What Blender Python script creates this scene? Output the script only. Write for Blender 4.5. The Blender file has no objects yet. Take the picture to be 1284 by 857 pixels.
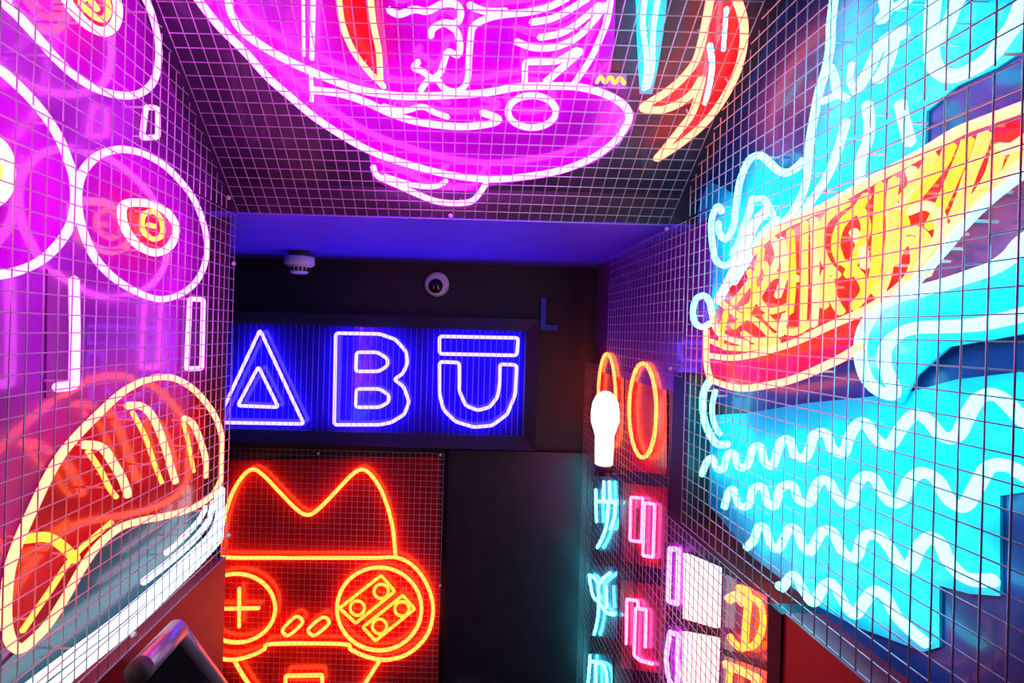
import bpy, bmesh, math, random
from mathutils import Vector, Matrix

random.seed(7)
sc = bpy.context.scene
C = sc.collection

# ---------------------------------------------------------------- camera, world, exposure
EYE = Vector((0.0, 0.0, 1.6))
F = 668.0                      # focal length in pixels of the 1284 px wide frame
PU, PV = 572.0, 416.0          # principal point: the corridor's vanishing point
ROLL = math.radians(1.6)
cr, sr = math.cos(ROLL), math.sin(ROLL)
cd = bpy.data.cameras.new('camera')
cam = bpy.data.objects.new('camera', cd); C.objects.link(cam)
cd.sensor_width = 36.0; cd.sensor_fit = 'HORIZONTAL'
cd.lens = F / 1284.0 * 36.0
cd.shift_x = (642.0 - PU) / 1284.0
cd.shift_y = -(428.5 - PV) / 1284.0
cd.clip_start = 0.01
right = Vector((cr, 0, sr)); up = Vector((-sr, 0, cr)); back = Vector((0, -1, 0))
M4 = Matrix.Identity(4)
for i, v in enumerate((right, up, back)):
    for j in range(3): M4[j][i] = v[j]
M4.translation = EYE
cam.matrix_world = M4
sc.camera = cam

world = bpy.data.worlds.new('world'); sc.world = world
world.use_nodes = True
bg = world.node_tree.nodes['Background']
bg.inputs[0].default_value = (0.012, 0.012, 0.02, 1); bg.inputs[1].default_value = 1.0

sc.view_settings.view_transform = 'Standard'
sc.view_settings.look = 'None'
sc.view_settings.exposure = 0.12
sc.view_settings.gamma = 1.0
sc.view_settings.use_curve_mapping = False
sc.cycles.use_denoising = True
sc.cycles.max_bounces = 6
sc.cycles.diffuse_bounces = 3
sc.cycles.glossy_bounces = 3
sc.cycles.sample_clamp_indirect = 6.0

# ---------------------------------------------------------------- materials
MATS = {}
def mat(name, col, rough=0.5, metal=0.0, coat=0.0, noise=0.0, nscale=30.0, spec=0.5, bump=0.0):
    if name in MATS: return MATS[name]
    m = bpy.data.materials.new(name); m.use_nodes = True
    nt = m.node_tree; b = nt.nodes['Principled BSDF']
    b.inputs['Base Color'].default_value = (*col, 1)
    b.inputs['Roughness'].default_value = rough
    b.inputs['Metallic'].default_value = metal
    b.inputs['Specular IOR Level'].default_value = spec
    b.inputs['Coat Weight'].default_value = coat
    b.inputs['Coat Roughness'].default_value = 0.04
    if noise or bump:
        tc = nt.nodes.new('ShaderNodeTexCoord')
        n = nt.nodes.new('ShaderNodeTexNoise'); n.inputs['Scale'].default_value = nscale
        n.inputs['Detail'].default_value = 5
        nt.links.new(tc.outputs['Object'], n.inputs['Vector'])
        if noise:
            r = nt.nodes.new('ShaderNodeValToRGB')
            r.color_ramp.elements[0].position = 0.3; r.color_ramp.elements[1].position = 0.7
            r.color_ramp.elements[0].color = (*[c * (1 - noise) for c in col], 1)
            r.color_ramp.elements[1].color = (*[min(1, c * (1 + noise)) for c in col], 1)
            nt.links.new(n.outputs['Fac'], r.inputs['Fac'])
            nt.links.new(r.outputs['Color'], b.inputs['Base Color'])
        if bump:
            bp = nt.nodes.new('ShaderNodeBump'); bp.inputs['Strength'].default_value = bump
            bp.inputs['Distance'].default_value = 0.002
            nt.links.new(n.outputs['Fac'], bp.inputs['Height'])
            nt.links.new(bp.outputs['Normal'], b.inputs['Normal'])
    MATS[name] = m
    return m
def glow(name, col):
    if name in MATS: return MATS[name]
    m = bpy.data.materials.new(name); m.use_nodes = True
    nt = m.node_tree; b = nt.nodes['Principled BSDF']
    b.inputs['Base Color'].default_value = (0.02, 0.02, 0.02, 1)
    b.inputs['Roughness'].default_value = 0.3
    mx = max(col)
    b.inputs['Emission Color'].default_value = (*[c / mx for c in col], 1)
    b.inputs['Emission Strength'].default_value = mx
    MATS[name] = m
    return m

glow('magenta', (9.0, 0.85, 10.0)); glow('orange', (9.0, 0.92, 0.13)); glow('cream', (9.0, 0.95, 0.46))
glow('yellow', (7.0, 0.84, 0.20)); glow('cyan', (0.72, 6.0, 7.5)); glow('blue', (1.25, 0.80, 15.0))
glow('white', (1.3, 1.7, 1.9)); glow('cream_white', (6.0, 1.2, 1.1)); glow('pink', (8.0, 0.75, 3.6)); glow('red', (6.0, 0.20, 0.04))
glow('amber', (8.0, 0.85, 0.06)); glow('lightbox', (1.4, 1.15, 1.05)); glow('bulb', (2.2, 1.6, 1.4))
mat('board_teal', (0.03, 0.15, 0.19), 0.25, coat=0.4)
mat('board_white', (0.80, 0.82, 0.84), 0.25, coat=0.5)
mat('board', (0.30, 0.30, 0.32), 0.22, coat=0.6)
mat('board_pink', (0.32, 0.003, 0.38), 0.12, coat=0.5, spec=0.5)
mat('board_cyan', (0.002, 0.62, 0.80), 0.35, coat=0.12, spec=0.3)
mat('board_blue', (0.025, 0.006, 0.38), 0.15, coat=0.6)
mat('board_dark', (0.22, 0.004, 0.010), 0.2, coat=0.4)
mat('board_mid', (0.16, 0.05, 0.18), 0.22, coat=0.6)
mat('board_red', (0.62, 0.010, 0.020), 0.3, coat=0.2, spec=0.3)
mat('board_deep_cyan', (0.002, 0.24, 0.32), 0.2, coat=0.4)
mat('board_deep_red', (0.34, 0.005, 0.02), 0.2, coat=0.4)
mat('board_cat', (0.34, 0.004, 0.008), 0.2, coat=0.4)
mat('bracket_blue_glow', (0.03, 0.05, 0.55), 0.4)  # blue glow put into the bracket's base colour
mat('recess', (0.030, 0.026, 0.045), 0.35, coat=0.10, spec=0.3, noise=0.25, nscale=8)
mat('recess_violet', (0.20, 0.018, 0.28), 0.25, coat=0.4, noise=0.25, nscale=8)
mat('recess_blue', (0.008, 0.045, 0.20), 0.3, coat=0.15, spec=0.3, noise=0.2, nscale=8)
mat('black_paint', (0.016, 0.016, 0.020), 0.55, noise=0.25, nscale=12, bump=0.05)
mat('soffit_blue_light', (0.10, 0.05, 0.90), 0.5, noise=0.05, nscale=20)  # blue light from the letter sign put into the base colour
mat('crimson', (0.32, 0.003, 0.030), 0.4, noise=0.12, nscale=10, bump=0.04)
mat('door_paint', (0.030, 0.034, 0.040), 0.35, noise=0.2, nscale=14, bump=0.04)
mat('frame', (0.028, 0.027, 0.036), 0.35, noise=0.15, nscale=40)
mat('wire', (0.58, 0.55, 0.60), 0.40, metal=0.4)
mat('clip', (0.85, 0.85, 0.85), 0.35)
mat('plastic', (0.86, 0.86, 0.86), 0.35)
mat('slot', (0.02, 0.02, 0.02), 0.6)
mat('dome', (0.01, 0.01, 0.012), 0.06, coat=1.0)
mat('rail', (0.42, 0.38, 0.46), 0.32, metal=0.5, coat=0.3)
mat('rubber', (0.05, 0.05, 0.05), 0.6)
mat('steel', (0.6, 0.6, 0.62), 0.3, metal=0.9)
mat('post', (0.5, 0.5, 0.5), 0.2)
mat('step', (0.05, 0.05, 0.055), 0.6, noise=0.3, nscale=25, bump=0.1)

# ---------------------------------------------------------------- object helpers
def obj(name, bm, m, parent=None, smooth=False):
    me = bpy.data.meshes.new(name); bm.to_mesh(me); bm.free()
    if smooth:
        for p in me.polygons: p.use_smooth = True
    o = bpy.data.objects.new(name, me); C.objects.link(o)
    me.materials.append(MATS[m])
    if parent: o.parent = parent
    return o
def tag(o, label, cat, group=None):
    o['label'] = label; o['category'] = cat
    if group: o['group'] = group
    return o
def thing(name, label, cat, loc, group=None):
    o = bpy.data.objects.new(name, None); C.objects.link(o)
    o.location = loc; o.empty_display_size = 0.05
    return tag(o, label, cat, group)
def reparent(o, root):
    # keep world coordinates (root has only a location)
    for v in o.data.vertices: v.co -= root.location
    o.parent = root
    return o
def box_bm(x0, x1, y0, y1, z0, z1, bm=None):
    bm = bm or bmesh.new()
    vs = [bm.verts.new((x, y, z)) for x in (x0, x1) for y in (y0, y1) for z in (z0, z1)]
    for f in ((0, 1, 3, 2), (4, 6, 7, 5), (0, 4, 5, 1), (2, 3, 7, 6), (0, 2, 6, 4), (1, 5, 7, 3)):
        bm.faces.new([vs[i] for i in f])
    bmesh.ops.recalc_face_normals(bm, faces=bm.faces)
    return bm
def struct(name, bm, m, parent=None):
    o = obj(name, bm, m, parent)
    if not parent: o['kind'] = 'structure'
    return o
def bevel(o, w=0.004, s=2):
    md = o.modifiers.new('bevel', 'BEVEL'); md.width = w; md.segments = s; md.limit_method = 'ANGLE'
    return o

# ---------------------------------------------------------------- planes and pixel rays
def ray(u, v):
    a = (u - PU) / F; b = -(v - PV) / F
    return Vector((a * cr - b * sr, 1.0, a * sr + b * cr))
class Plane:
    def __init__(s, p, n): s.p = Vector(p); s.n = Vector(n).normalized()
    def at(s, u, v):
        d = ray(u, v); t = (s.p - EYE).dot(s.n) / d.dot(s.n)
        return EYE + d * t
    def off(s, d): return Plane(s.p - s.n * d, s.n)      # d metres behind the plane

XL, XR = -0.5275, 0.50            # wire mesh planes on the two side walls
YF = 1.255                        # where the sloping ceiling and the left wall end
ZS = 1.6 + 0.264                  # underside of the flat ceiling beyond
YE = 2.08                         # end wall
SLOPE = math.radians(38.0)
GAP, DEEP = 0.028, 0.055          # tube and board behind the mesh
PLw = Plane((XL, 0, 0), (1, 0, 0))
PRw = Plane((XR, 0, 0), (-1, 0, 0))
PCe = Plane((0, YF, ZS), (0, -math.sin(SLOPE), -math.cos(SLOPE)))
PEn = Plane((0, YE - 0.045, 0), (0, -1, 0))
RS = {}
PSg = Plane((0, YE - 0.075, 0), (0, -1, 0))

RS.update({id(PLw): 1.08, id(PRw): 1.02, id(PCe): 1.15, id(PEn): 1.4})
# ---------------------------------------------------------------- neon builder
def spline(pts, closed, n=5):
    P = [Vector(p) for p in pts]; out = []
    N = len(P)
    def g(i): return P[i % N] if closed else P[max(0, min(N - 1, i))]
    for i in range(N if closed else N - 1):
        p0, p1, p2, p3 = g(i - 1), g(i), g(i + 1), g(i + 2)
        for k in range(n):
            t = k / n
            out.append(0.5 * ((2 * p1) + (p2 - p0) * t + (2 * p0 - 5 * p1 + 4 * p2 - p3) * t * t + (3 * p1 - p0 - 3 * p2 + p3) * t ** 3))
    if not closed: out.append(P[-1].copy())
    return out
def sharp(pts, closed, rad=0.006, n=3):
    # polyline with slightly rounded corners
    P = [Vector(p) for p in pts]; N = len(P); out = []
    for i in range(N):
        if not closed and i in (0, N - 1): out.append(P[i]); continue
        a, b, c = P[i - 1], P[i], P[(i + 1) % N]
        ra = min(rad, (a - b).length * 0.45); rc = min(rad, (c - b).length * 0.45)
        s = b + (a - b).normalized() * ra; e = b + (c - b).normalized() * rc
        for k in range(n + 1):
            t = k / n
            out.append(s * (1 - t) ** 2 + b * 2 * t * (1 - t) + e * t * t)
    return out
def tube_bm(path, r, nrm, closed, sides=8):
    bm = bmesh.new(); N = len(path); rings = []
    for i in range(N):
        if closed: t = path[(i + 1) % N] - path[i - 1]
        else: t = path[min(N - 1, i + 1)] - path[max(0, i - 1)]
        if t.length < 1e-9: t = Vector((1, 0, 0))
        t.normalize(); s = t.cross(nrm)
        if s.length < 1e-6: s = t.orthogonal()
        s.normalize(); n2 = s.cross(t).normalized()
        rings.append([bm.verts.new(path[i] + s * (r * math.cos(2 * math.pi * k / sides)) + n2 * (r * math.sin(2 * math.pi * k / sides))) for k in range(sides)])
    for i in range(N if closed else N - 1):
        a, b = rings[i], rings[(i + 1) % N]
        for k in range(sides):
            bm.faces.new((a[k], a[(k + 1) % sides], b[(k + 1) % sides], b[k]))
    if not closed:
        for rg, tdir in ((rings[0], path[0] - path[1]), (rings[-1], path[-1] - path[-2])):
            tip = bm.verts.new(sum((v.co for v in rg), Vector()) / sides + tdir.normalized() * r * 0.8)
            for k in range(sides): bm.faces.new((rg[k], rg[(k + 1) % sides], tip))
    bmesh.ops.recalc_face_normals(bm, faces=bm.faces)
    return bm
def clamp(P, zmin, ymax):
    for p in P:
        if zmin is not None: p.z = max(p.z, zmin)
        if ymax is not None: p.y = min(p.y, ymax)
def board_bm(poly, plane, depth, th=0.003, smooth=False, zmin=None, ymax=None):
    pl = plane.off(depth)
    P = [pl.at(u, v) for u, v in poly]
    if smooth: P = spline(P, True, 4)
    clamp(P, zmin, ymax)
    bm = bmesh.new()
    f = [bm.verts.new(p) for p in P]; b = [bm.verts.new(p - plane.n * th) for p in P]
    bm.faces.new(f); bm.faces.new(b[::-1])
    for i in range(len(P)):
        j = (i + 1) % len(P); bm.faces.new((f[i], b[i], b[j], f[j]))
    bmesh.ops.recalc_face_normals(bm, faces=bm.faces)
    bmesh.ops.triangulate(bm, faces=[x for x in bm.faces if len(x.verts) > 4])
    return bm
def ell(cx, cy, rx, ry, n=14):
    return [(cx + rx * math.cos(2 * math.pi * k / n), cy + ry * math.sin(2 * math.pi * k / n)) for k in range(n)]

def neon(name, label, plane, boards, strokes, group=None, r=0.0052, gap=None, deep=DEEP, cat='neon sign', posts=True, zmin=None, ymax=None):
    """boards: list of (polygon px, material[, smooth]); strokes: list of (points px, colour, flags, [radius], [part name])"""
    allp = [p for b in boards for p in b[0]] or [p for s in strokes for p in s[0]]
    cu = sum(p[0] for p in allp) / len(allp); cv = sum(p[1] for p in allp) / len(allp)
    root = thing(name, label, cat, plane.off(deep).at(cu, cv), group)
    if gap is None: gap = 0.013 if plane is PLw else GAP
    rs = RS.get(id(plane), 1.0)
    if plane is PLw: zmin, ymax = zbL + 0.003, YF - 0.009
    for k, b in enumerate(boards):
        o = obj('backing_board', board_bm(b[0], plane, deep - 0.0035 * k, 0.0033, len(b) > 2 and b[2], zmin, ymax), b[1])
        reparent(o, root)
    for k, s in enumerate(strokes):
        pts, col, flags = s[0], s[1], s[2]
        rad = (s[3] if len(s) > 3 and s[3] else r) * rs
        pname = s[4] if len(s) > 4 else 'neon_tube'
        closed = 'c' in flags
        g = gap + (0.0016 * (k % 3) if len(strokes) > 1 else 0)
        pl = plane.off(g)
        P3 = [pl.at(u, v) for u, v in pts]
        path = sharp(P3, closed) if 's' in flags else spline(P3, closed)
        clamp(path, None if zmin is None else zmin + rad, ymax)
        t = obj(pname, tube_bm(path, rad, plane.n, closed), col, smooth=True)
        reparent(t, root)
        if posts:
            L = len(path)
            for idx in ({L // 6, (2 * L) // 3} if L > 12 else {L // 2}):
                bm = tube_bm([path[idx] - plane.n * rad * 0.8, path[idx] - plane.n * (deep - g)], 0.0018, Vector((0.3, 0.5, 0.8)), False, 6)
                p = obj('standoff', bm, 'post'); reparent(p, root)
                p.parent = t
    return root

# ---------------------------------------------------------------- wire mesh panels
WIRE_CACHE = {}
def wire_mesh_data(L, r):
    key = (round(L, 4), r)
    if key not in WIRE_CACHE:
        bm = bmesh.new()
        a = [bm.verts.new((r * math.cos(k * math.pi / 3), r * math.sin(k * math.pi / 3), 0)) for k in range(6)]
        b = [bm.verts.new((r * math.cos(k * math.pi / 3), r * math.sin(k * math.pi / 3), L)) for k in range(6)]
        for k in range(6): bm.faces.new((a[k], a[(k + 1) % 6], b[(k + 1) % 6], b[k]))
        bm.faces.new(a[::-1]); bm.faces.new(b)
        me = bpy.data.meshes.new('wire'); bm.to_mesh(me); bm.free()
        for p in me.polygons: p.use_smooth = len(p.vertices) == 4
        me.materials.append(MATS['wire'])
        WIRE_CACHE[key] = me
    return WIRE_CACHE[key]
def mesh_panel(label, o, ud, ul, vd, vl, sp, clips=(), r=0.00095, vsp=None, wob=0.0006):
    """panel from corner o, along unit ud for ul and unit vd for vl"""
    o = Vector(o); ud = Vector(ud).normalized(); vd = Vector(vd).normalized()
    n = ud.cross(vd).normalized()
    root = thing('wire_mesh_panel', label, 'wire mesh', o)
    def put(p, d, L):
        w = bpy.data.objects.new('wire', wire_mesh_data(L, r)); C.objects.link(w)
        w.parent = root
        q = d.to_track_quat('Z', 'Y')
        w.rotation_mode = 'QUATERNION'; w.rotation_quaternion = q
        w.location = p - o
    nu = int(round(ul / sp)); nv = int(round(vl / (vsp or sp)))
    for i in range(nu + 1):
        put(o + ud * (ul * i / nu + random.uniform(-wob, wob)), vd, vl)
    for j in range(nv + 1):
        put(o + vd * (vl * j / nv + random.uniform(-wob, wob)) + n * r * 1.9, ud, ul)
    for c in clips:
        c = Vector(c)
        bm = bmesh.new()
        bmesh.ops.create_uvsphere(bm, u_segments=8, v_segments=6, radius=0.0052)
        for v in bm.verts: v.co = v.co + c - o
        k = obj('clip', bm, 'clip', root, True)
    return root

# ================================================================ THE SETTING
zbL = PLw.at(253, 726).z          # lower edge of the mesh on the left wall
zbR = PRw.at(1000, 780).z         # lower edge of the mesh on the right wall
cs, sn = math.cos(SLOPE), math.sin(SLOPE)
def ceil_z(y): return ZS + math.tan(SLOPE) * (YF - y)
YB = -1.3
YT = 0.10                         # the slope ends here, flat ceiling above the camera
ZT = ceil_z(YT)
WD = 0.0585                       # recess depth behind the mesh
def side_poly(x0, x1, pts, name, m):
    bm = bmesh.new()
    a = [bm.verts.new((x0, y, z)) for y, z in pts]; b = [bm.verts.new((x1, y, z)) for y, z in pts]
    bm.faces.new(a); bm.faces.new(b[::-1])
    for i in range(len(pts)):
        j = (i + 1) % len(pts); bm.faces.new((a[i], b[i], b[j], a[j]))
    bmesh.ops.recalc_face_normals(bm, faces=bm.faces)
    return struct(name, bm, m)
RUN, RISE = 0.245, 0.191
Y0 = 0.25
NST = 4
ZL = -RISE * (NST + 0)            # landing
# left wall: recessed upper part + flush lower part
dz = WD / cs
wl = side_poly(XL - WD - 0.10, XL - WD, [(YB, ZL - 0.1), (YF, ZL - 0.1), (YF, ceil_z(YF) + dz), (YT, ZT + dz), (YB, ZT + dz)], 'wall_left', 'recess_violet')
struct('wall_left_lower', box_bm(XL - WD, XL, YB, YF, ZL - 0.1, zbL - 0.004), 'crimson')
struct('trim_4', box_bm(XL - WD, XL - 0.012, YF - 0.006, YF, zbL - 0.004, ceil_z(YF) - 0.01), 'black_paint')
yr1_ = PRw.at(857, 560).y
# right wall runs all the way to the end wall
YP = PRw.at(972, 800).y           # lower sign column starts here
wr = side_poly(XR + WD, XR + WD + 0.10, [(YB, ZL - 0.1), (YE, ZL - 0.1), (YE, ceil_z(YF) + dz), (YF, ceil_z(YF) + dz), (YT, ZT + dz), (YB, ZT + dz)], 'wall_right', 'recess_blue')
struct('wall_right_lower', box_bm(XR, XR + WD, YB, YP - 0.02, ZL - 0.1, zbR - 0.004), 'crimson')
struct('wall_right_far_upper', box_bm(XR + WD - 0.012, XR + WD, yr1_ + 0.004, YE, PRw.at(800, 462).z - 0.05, ZS - 0.001), 'recess_violet')  # violet panel with the magenta reflection put into its colour
struct('wall_right_far_lower', box_bm(XR + WD - 0.0025, XR + WD, YP + 0.013, YE, ZL, PRw.at(800, 462).z - 0.052), 'black_paint')
# dark posts between the sign columns on the right wall
struct('trim_1', box_bm(XR - 0.004, XR + WD, YP - 0.02, YP + 0.012, ZL, zbR - 0.006), 'black_paint')
Yp0, Yp1 = PRw.at(858, 560).y, PRw.at(839, 560).y
struct('trim_2', box_bm(XR + 0.006, XR + WD, Yp0, Yp1, PRw.at(848, 650).z, PRw.at(848, 468).z), 'black_paint')
Yq = PRw.at(779, 560).y
struct('trim_3', box_bm(XR + 0.051, XR + WD, Yq - 0.006, Yq + 0.006, ZL, PRw.at(779, 640).z), 'black_paint')
# sloping ceiling, its flat top and the lower flat ceiling beyond
bm = bmesh.new()
x0, x1 = XL - WD, XR + WD
prof = [(YF, ceil_z(YF) + dz), (YT, ZT + dz), (YB, ZT + dz), (YB, ZT + dz + 0.08), (YT, ZT + dz + 0.08), (YF, ceil_z(YF) + dz + 0.08)]
a = [bm.verts.new((x0, y, z)) for y, z in prof]; b = [bm.verts.new((x1, y, z)) for y, z in prof]
bm.faces.new(a); bm.faces.new(b[::-1])
for i in range(6):
    j = (i + 1) % 6; bm.faces.new((a[i], b[i], b[j], a[j]))
bmesh.ops.recalc_face_normals(bm, faces=bm.faces)
bmesh.ops.triangulate(bm, faces=bm.faces)
struct('ceiling', bm, 'recess')
cl = struct('ceiling_lower', box_bm(-1.15, XR + WD, YF + 0.002, YE, ZS, ZS + 0.004), 'soffit_blue_light')
struct('fascia', box_bm(-1.15, XR + WD, YF + 0.002, YE, ZS + 0.004, ZS + 0.16), 'black_paint', cl)
# end wall and the side space left of it
struct('wall_end', box_bm(-1.15, XR + WD, YE, YE + 0.1, ZL - 0.1, ZS + 0.16), 'black_paint')
struct('wall_far_left', box_bm(-1.25, -1.15, YF, YE + 0.1, ZL - 0.1, ZS + 0.16), 'black_paint')
struct('wall_near_left', box_bm(-1.15, XL - WD - 0.10, YF - 0.1, YF, ZL - 0.1, ZS + 0.16), 'black_paint')
struct('wall_back', box_bm(XL - WD, XR + WD, YB - 0.1, YB, -0.1, ZT + dz), 'black_paint')
# top floor, stairs, landing
struct('floor', box_bm(XL - WD, XR + WD, YB, Y0, -0.1, 0.0), 'step')
for k in range(NST):
    y = Y0 + k * RUN
    st = struct('stair_%d' % (k + 1), box_bm(XL, XR, y, y + RUN, ZL - 0.1, -RISE * (k + 1)), 'step')
struct('landing', box_bm(-1.15, XR + WD, Y0 + NST * RUN, YE, ZL - 0.1, ZL), 'step')
# door in the end wall
PE = Plane((0, YE, 0), (0, -1, 0))
dx0, dx1 = PE.at(566, 700).x, PE.at(733, 700).x
dzt = PE.at(640, 572).z
d = struct('door_1', box_bm(dx0, dx1, YE - 0.012, YE + 0.0, ZL, dzt), 'door_paint')
struct('door_frame', box_bm(dx0 - 0.022, dx0, YE - 0.02, YE, ZL, dzt + 0.022), 'frame', d)
struct('door_frame', box_bm(dx1, dx1 + 0.018, YE - 0.02, YE, ZL, dzt + 0.022), 'frame', d)
struct('door_frame', box_bm(dx0, dx1, YE - 0.02, YE, dzt, dzt + 0.022), 'frame', d)
bm = tube_bm([Vector((dx0 + 0.04, YE - 0.012, 0.22)), Vector((dx0 + 0.04, YE - 0.05, 0.22)), Vector((dx0 + 0.13, YE - 0.05, 0.22))], 0.008, Vector((0, 0, 1)), False)
obj('door_handle', bm, 'steel', d, True)

# ================================================================ WIRE MESH PANELS
G = 0.025
# left wall
zc0 = ceil_z(YF)
yl0 = 0.305
mesh_panel('galvanised wire mesh over the pink sushi rolls on the left wall', (XL, yl0, zbL), (0, 1, 0), YF - yl0, (0, 0, 1), ZS - 0.006 - zbL, G,
           clips=[PLw.at(293, 331), PLw.at(287, 672), PLw.at(168, 797)])
# triangle above: vertical wires continue up to the slope
root = thing('wire_mesh_panel', 'stepped upper wire mesh between left wall and sloping ceiling', 'wire mesh', (XL, yl0, ZS))
nY = int(round((YF - yl0) / G))
for i in range(nY):
    y = yl0 + (YF - yl0) * i / nY
    L = round(ceil_z(y) - ZS - 0.012, 4)
    if L > 0.01:
        w = bpy.data.objects.new('wire', wire_mesh_data(L, 0.00095)); C.objects.link(w); w.parent = root
        w.location = (0, y - yl0, 0)
j = 1
while True:
    z = ZS + j * G
    yy = YF - (z - ZS) / math.tan(SLOPE) - 0.01
    if yy - yl0 < 0.03: break
    w = bpy.data.objects.new('wire', wire_mesh_data(yy - yl0, 0.00095)); C.objects.link(w); w.parent = root
    w.rotation_euler = (-math.pi / 2, 0, 0); w.location = (0.002, 0, z - ZS)
    j += 1
# sloping ceiling
lc = (YF - yl0) / cs
mesh_panel('galvanised wire mesh under the sloping ceiling', (XL + 0.008, YF - 0.002, ZS + 0.001), (1, 0, 0), XR - XL - 0.016, (0, -cs, sn), lc, G,
           clips=[PCe.at(287, 248), PCe.at(565, 271), PCe.at(836, 287)])
# right wall main panel
yr1 = PRw.at(857, 560).y
yr0 = 0.30
mesh_panel('galvanised wire mesh over the cyan waves and noodle bowl', (XR, yr0, zbR), (0, 1, 0), yr1 - yr0, (0, 0, 1), ZS - 0.006 - zbR, G)
root = thing('wire_mesh_panel', 'stepped upper wire mesh between right wall and sloping ceiling', 'wire mesh', (XR, yr0, ZS))
nY = int(round((yr1 - yr0) / G))
for i in range(nY + 1):
    y = yr0 + (yr1 - yr0) * i / nY
    L = round(ceil_z(y) - ZS - 0.012, 4)
    if L > 0.01:
        w = bpy.data.objects.new('wire', wire_mesh_data(L, 0.00095)); C.objects.link(w); w.parent = root
        w.location = (0, y - yr0, 0)
j = 1
while True:
    z = ZS + j * G
    yy = min(yr1, YF - (z - ZS) / math.tan(SLOPE) - 0.01)
    if yy - yr0 < 0.03: break
    w = bpy.data.objects.new('wire', wire_mesh_data(yy - yr0, 0.00095)); C.objects.link(w); w.parent = root
    w.rotation_euler = (-math.pi / 2, 0, 0); w.location = (-0.002, 0, z - ZS)
    j += 1
# right wall beyond
ya = yr1 + 0.02; yb = PRw.at(763, 400).y
zp = PRw.at(800, 462).z
mesh_panel('wire mesh in purple shade above the red neon ovals', (XR, ya, zp), (0, 1, 0), yb - ya, (0, 0, 1), ZS - 0.006 - zp, G, clips=[PRw.at(841, 463)], r=0.0007)
# lower columns of the right wall
z0 = 0.05
mesh_panel('wire mesh over the white lightboxes and amber neon letter', (XR, YP + 0.016, z0), (0, 1, 0), Yp0 - YP - 0.02 + 0.10, (0, 0, 1), zbR - 0.012 - z0, G * 0.8, r=0.0008)
mesh_panel('wire mesh over the red ovals and cyan letters beside the door', (XR + 0.004, Yp1 + 0.01, z0), (0, 1, 0), YE - 0.02 - Yp1 - 0.01, (0, 0, 1), zp - 0.02 - z0, G, r=0.00048)
# end wall mesh in front of the cat
xe0, xe1 = -1.05, PEn.at(553, 700).x
ze1 = PEn.at(450, 566).z
mesh_panel('wire mesh over the red cat game pad on the end wall', (xe0, YE - 0.045, -0.05), (1, 0, 0), xe1 - xe0, (0, 0, 1), ze1 + 0.05, 0.0215, r=0.0006,
           clips=[PEn.at(552, 571), PEn.at(552, 735), PEn.at(399, 569)])
# ================================================================ LEFT WALL SIGNS
rollA = [(100,225),(110,207),(125,194),(145,188),(160,188),(180,193),(205,207),(225,226),(243,250),(255,280),(259,305),(257,330),(247,352),(230,367),(208,375),(188,373),(165,363),(142,348),(121,326),(108,300),(100,275),(97,250)]
ringA = [(157,256),(183,255),(202,261),(215,273),(221,289),(213,309),(196,317),(176,310),(160,292),(153,272)]
neon('neon_sushi_roll', 'pink neon sushi roll with a whole round outline above the salmon nigiri', PLw,
     [(rollA, 'board_pink', True), (ringA, 'board_red', True)],
     [(rollA, 'magenta', 'c'), (ringA, 'cream_white', 'c', 0.0062), ([(182,268),(194,266),(203,279),(203,295),(192,300),(180,290),(178,277)], 'orange', 'c', 0.0042, 'filling_tube'), ([(186,282),(194,284)], 'orange', '', 0.0042, 'filling_tube')],
     'pink neon sushi rolls')
rollB = [(0,88),(20,105),(40,125),(60,150),(75,175),(85,200),(92,222),(94,250),(90,277),(78,300),(60,320),(40,333),(15,342),(-12,345),(-45,338),(-85,300),(-100,220),(-85,130),(-50,86),(-22,78)]
neon('neon_sushi_roll', 'pink neon sushi roll cut by the frame edge, touching the whole round roll', PLw,
     [(rollB, 'board_pink', True), ([(11,215),(6,240),(-10,254),(-35,248),(-47,215),(-36,182),(-10,176),(6,190)], 'board_red', True)],
     [(rollB, 'magenta', 'c'), ([(11,215),(6,240),(-10,254),(-35,248),(-47,215),(-36,182),(-10,176),(6,190)], 'cream_white', 'c', 0.0062), ([(-2,215),(-12,235),(-28,225),(-28,205),(-12,195)], 'orange', 'c', 0.0042, 'filling_tube')],
     'pink neon sushi rolls')
rollC = [(7,0),(23,20),(49,49),(72,75),(98,98),(127,114),(157,120),(178,116),(193,101),(199,75),(198,49),(191,20),(183,0),(168,-25),(138,-38),(80,-42),(30,-30)]
neon('neon_sushi_roll', 'pink neon sushi roll high on the left wall beneath the ceiling edge', PLw,
     [(rollC, 'board_pink', True), ([(85,3),(98,20),(114,34),(131,40),(144,31),(148,13),(144,-4),(130,-16),(100,-18),(85,-10)], 'board_red', True)],
     [(rollC, 'magenta', 'c'), ([(85,3),(98,20),(114,34),(131,40),(144,31),(148,13),(144,-4),(130,-16),(100,-18),(85,-10)], 'cream_white', 'c', 0.0062), ([(102,0),(115,18),(130,24),(136,10),(128,-6)], 'orange', 'c', 0.0042, 'filling_tube'), ([(112,-2),(122,12)], 'yellow', '', 0.0042, 'filling_tube')],
     'pink neon sushi rolls')
neon('neon_bar', 'white pink bracket shaped neon bar below two touching sushi rolls', PLw, [([(60,338),(108,340),(106,498),(58,500)], 'board_mid')],
     [([(93,350),(94,420),(93,484),(71,486)], 'magenta', 's', 0.0062)])
neon('neon_bar', 'narrow bracket shaped neon bar between sushi roll and corridor corner', PLw, [([(228,368),(264,368),(262,470),(226,471)], 'board_mid')],
     [([(238,375),(255,376),(253,462),(234,463)], 'magenta', 'cs', 0.0045)])
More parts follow.
